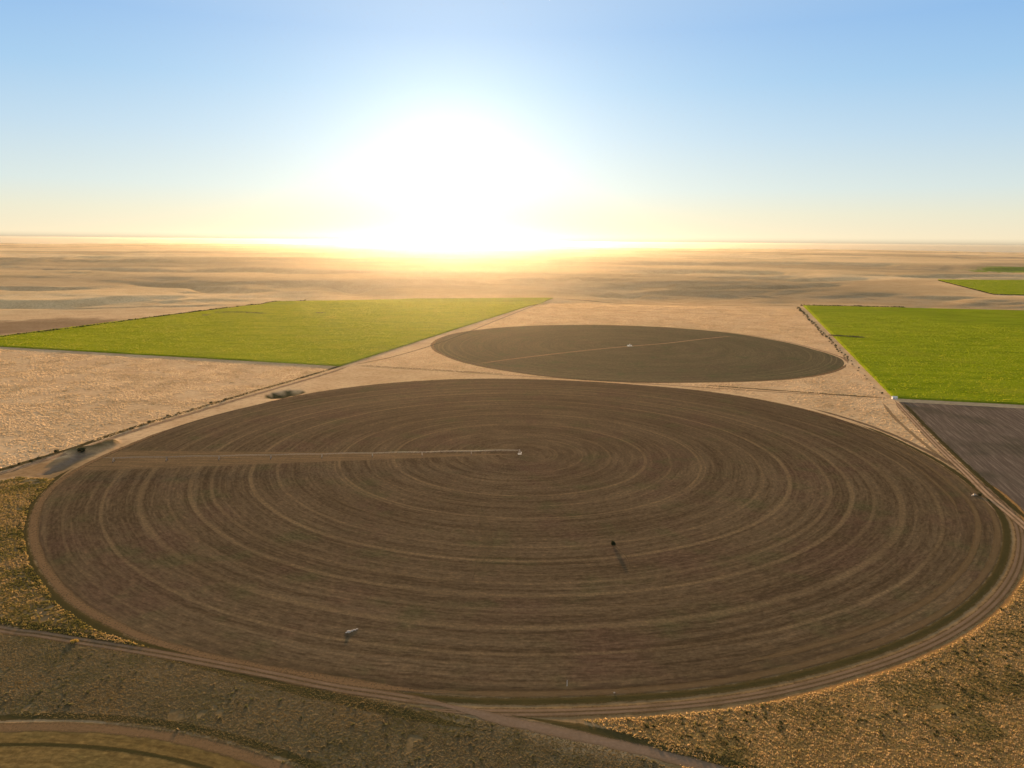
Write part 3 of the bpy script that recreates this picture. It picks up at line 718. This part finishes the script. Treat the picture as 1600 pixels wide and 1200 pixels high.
MB().tube((0, 0, -.3), (0, 0, 3.0), .09, .07, 8).build('post', M_WHITE, pr); MB().tube((0, 0, 3.0), (0, 0, 3.15), .12, .05, 8).build('cap', M_STEEL, pr)

# ------------------------------------------------------------------ dry grass
t = NT('dry_grass'); c = t.attr('tone', True); M_GRASS = t.done(t.mixsh(.5, t.diffuse(c), t.trans(c)))
def grass(name, P, n, h, w, cols, label, avoid=(), blades=5, noise_sc=14., thr=.42, seed=1, z0=0.0):
    g = np.random.default_rng(seed); lo, hi = P.min(0), P.max(0); area = np.prod(hi - lo)
    X = g.uniform(lo[0], hi[0], n * 6); Y = g.uniform(lo[1], hi[1], n * 6)
    ok = inside(X, Y, P) & (vnoise(X / noise_sc, Y / noise_sc, seed) * .6 + vnoise(X / 4., Y / 4., seed + 5) * .4 > thr)
    ok &= np.hypot(X, Y) > 150
    for Q in (PIT, POND): ok &= ~inside(X, Y, Q)
    for Q, w_ in BARE: ok &= seg_dist(X, Y, Q)[0] > w_ / 2
    for Q in avoid: ok &= ~inside(X, Y, Q)
    X, Y = X[ok][:n], Y[ok][:n]; n = len(X)
    print('grass', name, n)
    Z = terrain(X, Y) + z0
    sc = g.uniform(.6, 1.35, n); cw = fbm(X / 22, Y / 22, 3, seed + 3); ci = np.clip((cw + g.normal(0, .13, n)) * 1.6 - .3, 0, .999) * (len(cols) - 1)
    cols = np.array(cols); i0 = ci.astype(int); f = (ci - i0)[:, None]; col = cols[i0] * (1 - f) + cols[np.minimum(i0 + 1, len(cols) - 1)] * f
    col = col * g.uniform(.82, 1.1, (n, 1))
    a = g.uniform(0, 2 * math.pi, (n, blades)); rr = g.uniform(.0, .5, (n, blades)) * w * sc[:, None]
    bx = X[:, None] + np.cos(a) * rr; by = Y[:, None] + np.sin(a) * rr
    a2 = g.uniform(0, 2 * math.pi, (n, blades)); bw = w * .32 * sc[:, None] * g.uniform(.7, 1.3, (n, blades)); hh = h * sc[:, None] * g.uniform(.55, 1.15, (n, blades))
    tx = bx + np.cos(a) * hh * .35; ty = by + np.sin(a) * hh * .35; z = np.broadcast_to(Z[:, None], bx.shape)
    V = np.stack([np.stack([bx - np.cos(a2) * bw, by - np.sin(a2) * bw, z - .05], -1), np.stack([bx + np.cos(a2) * bw, by + np.sin(a2) * bw, z - .05], -1), np.stack([tx, ty, z + hh], -1)], 2)
    V = V.reshape(-1, 3); C = np.repeat(col, blades * 3, 0); c0 = V.mean(0); c0[2] = 0
    o = big_mesh(name, V - c0, np.arange(len(V)).reshape(-1, 3), 3, M_GRASS, False, {'tone': C}); o.location = c0
    return props(o, label, 'grass', None, 'stuff')
OUT = ringpts(PIV, TB, RB, 17); OUT1 = ringpts(PIV, TB, RB, 3)
orange = [(.13, .115, .04), (.24, .18, .06), (.48, .31, .12), (.56, .38, .18), (.28, .22, .075), (.46, .3, .12)]
grass('dry_grass', Z_RIGHT, 75000, .55, .8, orange, 'clumpy orange brown dry grass in the bottom right corner below the big circle', (OUT,), 5, 9., .12, 2)
grass('low_scrub', Z_RIGHT, 700, .9, 1.7, [(.06, .06, .022), (.1, .085, .03), (.16, .12, .045)], 'dark olive low scrub scattered through the bottom right dry grass', (OUT,), 9, 26., .5, 22)
grass('low_scrub', Z_GREY, 250, .6, 1.4, [(.06, .06, .025), (.1, .09, .035), (.16, .12, .06)], 'dark low scrub dotted over the grey brown ground at the lower left', (C3P,), 8, 30., .5, 23)
grass('dry_grass', Z_LEFT, 24000, .65, 1.0, [(.1, .09, .025), (.17, .14, .035), (.36, .24, .08), (.38, .26, .12)], 'olive and gold rough grass outside the left rim of the big circle', (OUT1,), 6, 16., .2, 3)
grass('dry_grass', Z_GREY, 70000, .24, .7, [(.115, .105, .035), (.165, .13, .055), (.23, .175, .09), (.22, .15, .055)], 'short grey brown grass between the lower left track and the ochre circle', (C3P,), 5, 18., .16, 4)
Z_GOLD = GS([(-300, 560), (-85, 541), (500, 575), (515, 579), (380, 620), (200, 674), (0, 732), (-300, 815)])
grass('dry_grass', Z_GOLD, 52000, .55, 1.7, [(.3, .22, .11), (.56, .41, .23), (.66, .5, .3)], 'golden dry stubble left of the dirt road below the left green crop', (), 5, 30., .4, 5)
Z_MID = GS([(560, 574), (700, 536), (860, 470), (1000, 474), (1245, 482), (1385, 622), (1590, 815), (1500, 742), (1395, 685), (1230, 628), (1040, 601), (800, 588)])
grass('dry_grass', Z_MID, 48000, .55, 1.8, [(.32, .23, .12), (.54, .39, .22), (.62, .46, .28)], 'golden dry stubble around the far brown circle between the two green crops', (OUT, ringpts(PIV2, T2, R2, 8)), 5, 34., .4, 6)

for cr_, n_, w_, cols_ in ((CROPS[0], 70000, 2.2, [(.21, .22, .01), (.3, .3, .015), (.34, .31, .03)]), (CROPS[1], 60000, 1.9, [(.18, .22, .006), (.26, .29, .012), (.31, .3, .02)]), (CROPS[2], 9000, 5., [(.2, .24, .02), (.3, .32, .03)])):
    P_ = np.vstack([cr_[1] + (cr_[1].mean(0) - cr_[1]) * .002])
    lv = grass('crop_leaves', P_, n_, 1.0 + .08 * w_, w_, cols_, None, (), 4, 20., .2, 11 + n_ % 7, 1.6)
    lv.parent = cr_[0]; lv.location = lv.location - cr_[0].location; del lv['category']; del lv['kind']

# ------------------------------------------------------------------ air, sky, sun, camera
t = NT('haze_air'); v = t.node('ShaderNodeVolumePrincipled')
HAZE_D, HAZE_G = 4.6e-6, .83
v.inputs['Color'].default_value = (.94, .82, .62, 1); v.inputs['Density'].default_value = HAZE_D; v.inputs['Anisotropy'].default_value = HAZE_G
t.link(v.outputs[0], t.out.inputs['Volume'])
m = MB(); m.box((0, 0, 29), (57600, 57600, 348)); hz = m.build('haze', t.m); props(hz, 'thin golden haze over the whole prairie', 'haze', None, 'stuff')

SUN_AZ = math.atan((705 - 800) / F); SUN_EL = math.radians(4.6)        # azimuth clockwise from +Y
w = bpy.data.worlds.new('World'); scene.world = w; w.use_nodes = True; nt = w.node_tree; nt.nodes.clear()
def wn(ty, **k):
    n = nt.nodes.new(ty)
    for a, b in k.items(): setattr(n, a, b)
    return n
sky = wn('ShaderNodeTexSky', sky_type='NISHITA'); sky.sun_disc = False; sky.sun_elevation = SUN_EL; sky.sun_rotation = SUN_AZ
sky.altitude = 900; sky.air_density = 1.0; sky.dust_density = 1.0; sky.ozone_density = 2.0
EXPO = 1.75
bg = wn('ShaderNodeBackground'); bg.inputs['Strength'].default_value = .0012
nt.links.new(sky.outputs[0], bg.inputs[0]); wo = wn('ShaderNodeOutputWorld')
# clear evening air: colour by height above the horizon, and the aureole round the sun
tc = wn('ShaderNodeTexCoord'); nrm = wn('ShaderNodeVectorMath', operation='NORMALIZE'); nt.links.new(tc.outputs['Generated'], nrm.inputs[0])
sep = wn('ShaderNodeSeparateXYZ'); nt.links.new(nrm.outputs[0], sep.inputs[0])
asn = wn('ShaderNodeMath', operation='ARCSINE'); nt.links.new(sep.outputs[2], asn.inputs[0])
el = wn('ShaderNodeMath', operation='MULTIPLY_ADD'); nt.links.new(asn.outputs[0], el.inputs[0]); el.inputs[1].default_value = 1 / math.radians(45); el.inputs[2].default_value = 1 / 45
ramp = wn('ShaderNodeValToRGB'); nt.links.new(el.outputs[0], ramp.inputs[0]); cr = ramp.color_ramp
SKY = [(-.7, (160, 147, 124)), (-.02, (174, 160, 134)), (.1, (220, 204, 172)), (.4, (240, 225, 192)), (2.0, (228, 226, 204)), (3.7, (210, 224, 223)), (7.3, (182, 211, 232)), (10.8, (154, 197, 233)), (14.3, (136, 183, 230)), (25, (165, 190, 221)), (44, (200, 205, 213))]
while len(cr.elements) < len(SKY): cr.elements.new(.5)
for e_, (d_, c_) in zip(cr.elements, SKY): e_.position = (d_ + 1) / 45; e_.color = hexlin(*c_) + (1,)
bg2 = wn('ShaderNodeBackground'); bg2.inputs['Strength'].default_value = 1.0 * 2 ** -EXPO; nt.links.new(ramp.outputs[0], bg2.inputs[0])
dt = wn('ShaderNodeVectorMath', operation='DOT_PRODUCT'); nt.links.new(nrm.outputs[0], dt.inputs[0])
dt.inputs[1].default_value = (math.sin(SUN_AZ) * math.cos(SUN_EL), math.cos(SUN_AZ) * math.cos(SUN_EL), math.sin(SUN_EL))
ac = wn('ShaderNodeMath', operation='ARCCOSINE'); nt.links.new(dt.outputs['Value'], ac.inputs[0])
above = wn('ShaderNodeMapRange'); above.interpolation_type = 'SMOOTHSTEP'; nt.links.new(sep.outputs[2], above.inputs[0]); above.inputs[1].default_value = math.radians(-.6); above.inputs[2].default_value = math.radians(.4)
def lobe(deg, amp, col, low=None):
    k = wn('ShaderNodeMath', operation='MULTIPLY'); nt.links.new(ac.outputs[0], k.inputs[0]); k.inputs[1].default_value = -1 / math.radians(deg)
    e = wn('ShaderNodeMath', operation='EXPONENT'); nt.links.new(k.outputs[0], e.inputs[0])
    m2 = wn('ShaderNodeMath', operation='MULTIPLY'); nt.links.new(e.outputs[0], m2.inputs[0]); m2.inputs[1].default_value = amp * 2 ** -EXPO
    if low:                                                          # dust glow that hugs the horizon
        q0 = wn('ShaderNodeMath', operation='MAXIMUM'); nt.links.new(sep.outputs[2], q0.inputs[0]); q0.inputs[1].default_value = 0
        q1 = wn('ShaderNodeMath', operation='MULTIPLY'); nt.links.new(q0.outputs[0], q1.inputs[0]); q1.inputs[1].default_value = -1 / math.radians(low)
        q2 = wn('ShaderNodeMath', operation='EXPONENT'); nt.links.new(q1.outputs[0], q2.inputs[0])
        q3 = wn('ShaderNodeMath', operation='MULTIPLY'); nt.links.new(q2.outputs[0], q3.inputs[0]); nt.links.new(m2.outputs[0], q3.inputs[1]); m2 = q3
    m3 = wn('ShaderNodeMath', operation='MULTIPLY'); nt.links.new(m2.outputs[0], m3.inputs[0]); nt.links.new(above.outputs[0], m3.inputs[1]); m2 = m3
    b = wn('ShaderNodeBackground'); b.inputs[0].default_value = col + (1,); nt.links.new(m2.outputs[0], b.inputs['Strength']); return b.outputs[0]
acc = bg.outputs[0]
for sh_ in (bg2.outputs[0], lobe(15, .46, (1, .86, .55)), lobe(5.4, .44, (1, .92, .8)), lobe(6.5, 4.2, (1, .86, .58), .5)):
    ad = wn('ShaderNodeAddShader'); nt.links.new(acc, ad.inputs[0]); nt.links.new(sh_, ad.inputs[1]); acc = ad.outputs[0]
nt.links.new(acc, wo.inputs[0])

ld = bpy.data.lights.new('sun', 'SUN'); ld.energy = 5.0; ld.angle = math.radians(.55); ld.color = (1.0, .66, .38)
lo_ = bpy.data.objects.new('sun', ld); COL.objects.link(lo_)
from mathutils import Vector, Matrix
sd = Vector((math.sin(SUN_AZ) * math.cos(SUN_EL), math.cos(SUN_AZ) * math.cos(SUN_EL), math.sin(SUN_EL)))
lo_.rotation_euler = sd.to_track_quat('Z', 'Y').to_euler(); lo_.location = (0, 0, 300)

cd = bpy.data.cameras.new('camera'); cam = bpy.data.objects.new('camera', cd); COL.objects.link(cam); scene.camera = cam
cd.sensor_width = 36; cd.lens = F / 1600 * 36; cd.clip_start = 1; cd.clip_end = 300000
R0, U0, F0 = Vector((1, 0, 0)), Vector((0, SP, CP)), Vector((0, CP, -SP))
rx = CR * R0 + SR * U0; uy = -SR * R0 + CR * U0
mt = Matrix((rx, uy, -F0)).transposed().to_4x4(); mt.translation = (0, 0, H); cam.matrix_world = mt

vs = scene.view_settings; vs.view_transform = 'Standard'; vs.look = 'None'; vs.gamma = 1; vs.exposure = EXPO
scene.cycles.max_bounces = 6; scene.cycles.transparent_max_bounces = 16; scene.cycles.volume_bounces = 0; scene.cycles.use_denoising = True; scene.cycles.denoiser = 'OPENIMAGEDENOISE'; scene.cycles.denoising_prefilter = 'ACCURATE'; scene.cycles.denoising_input_passes = 'RGB_ALBEDO_NORMAL'; scene.cycles.use_adaptive_sampling = False
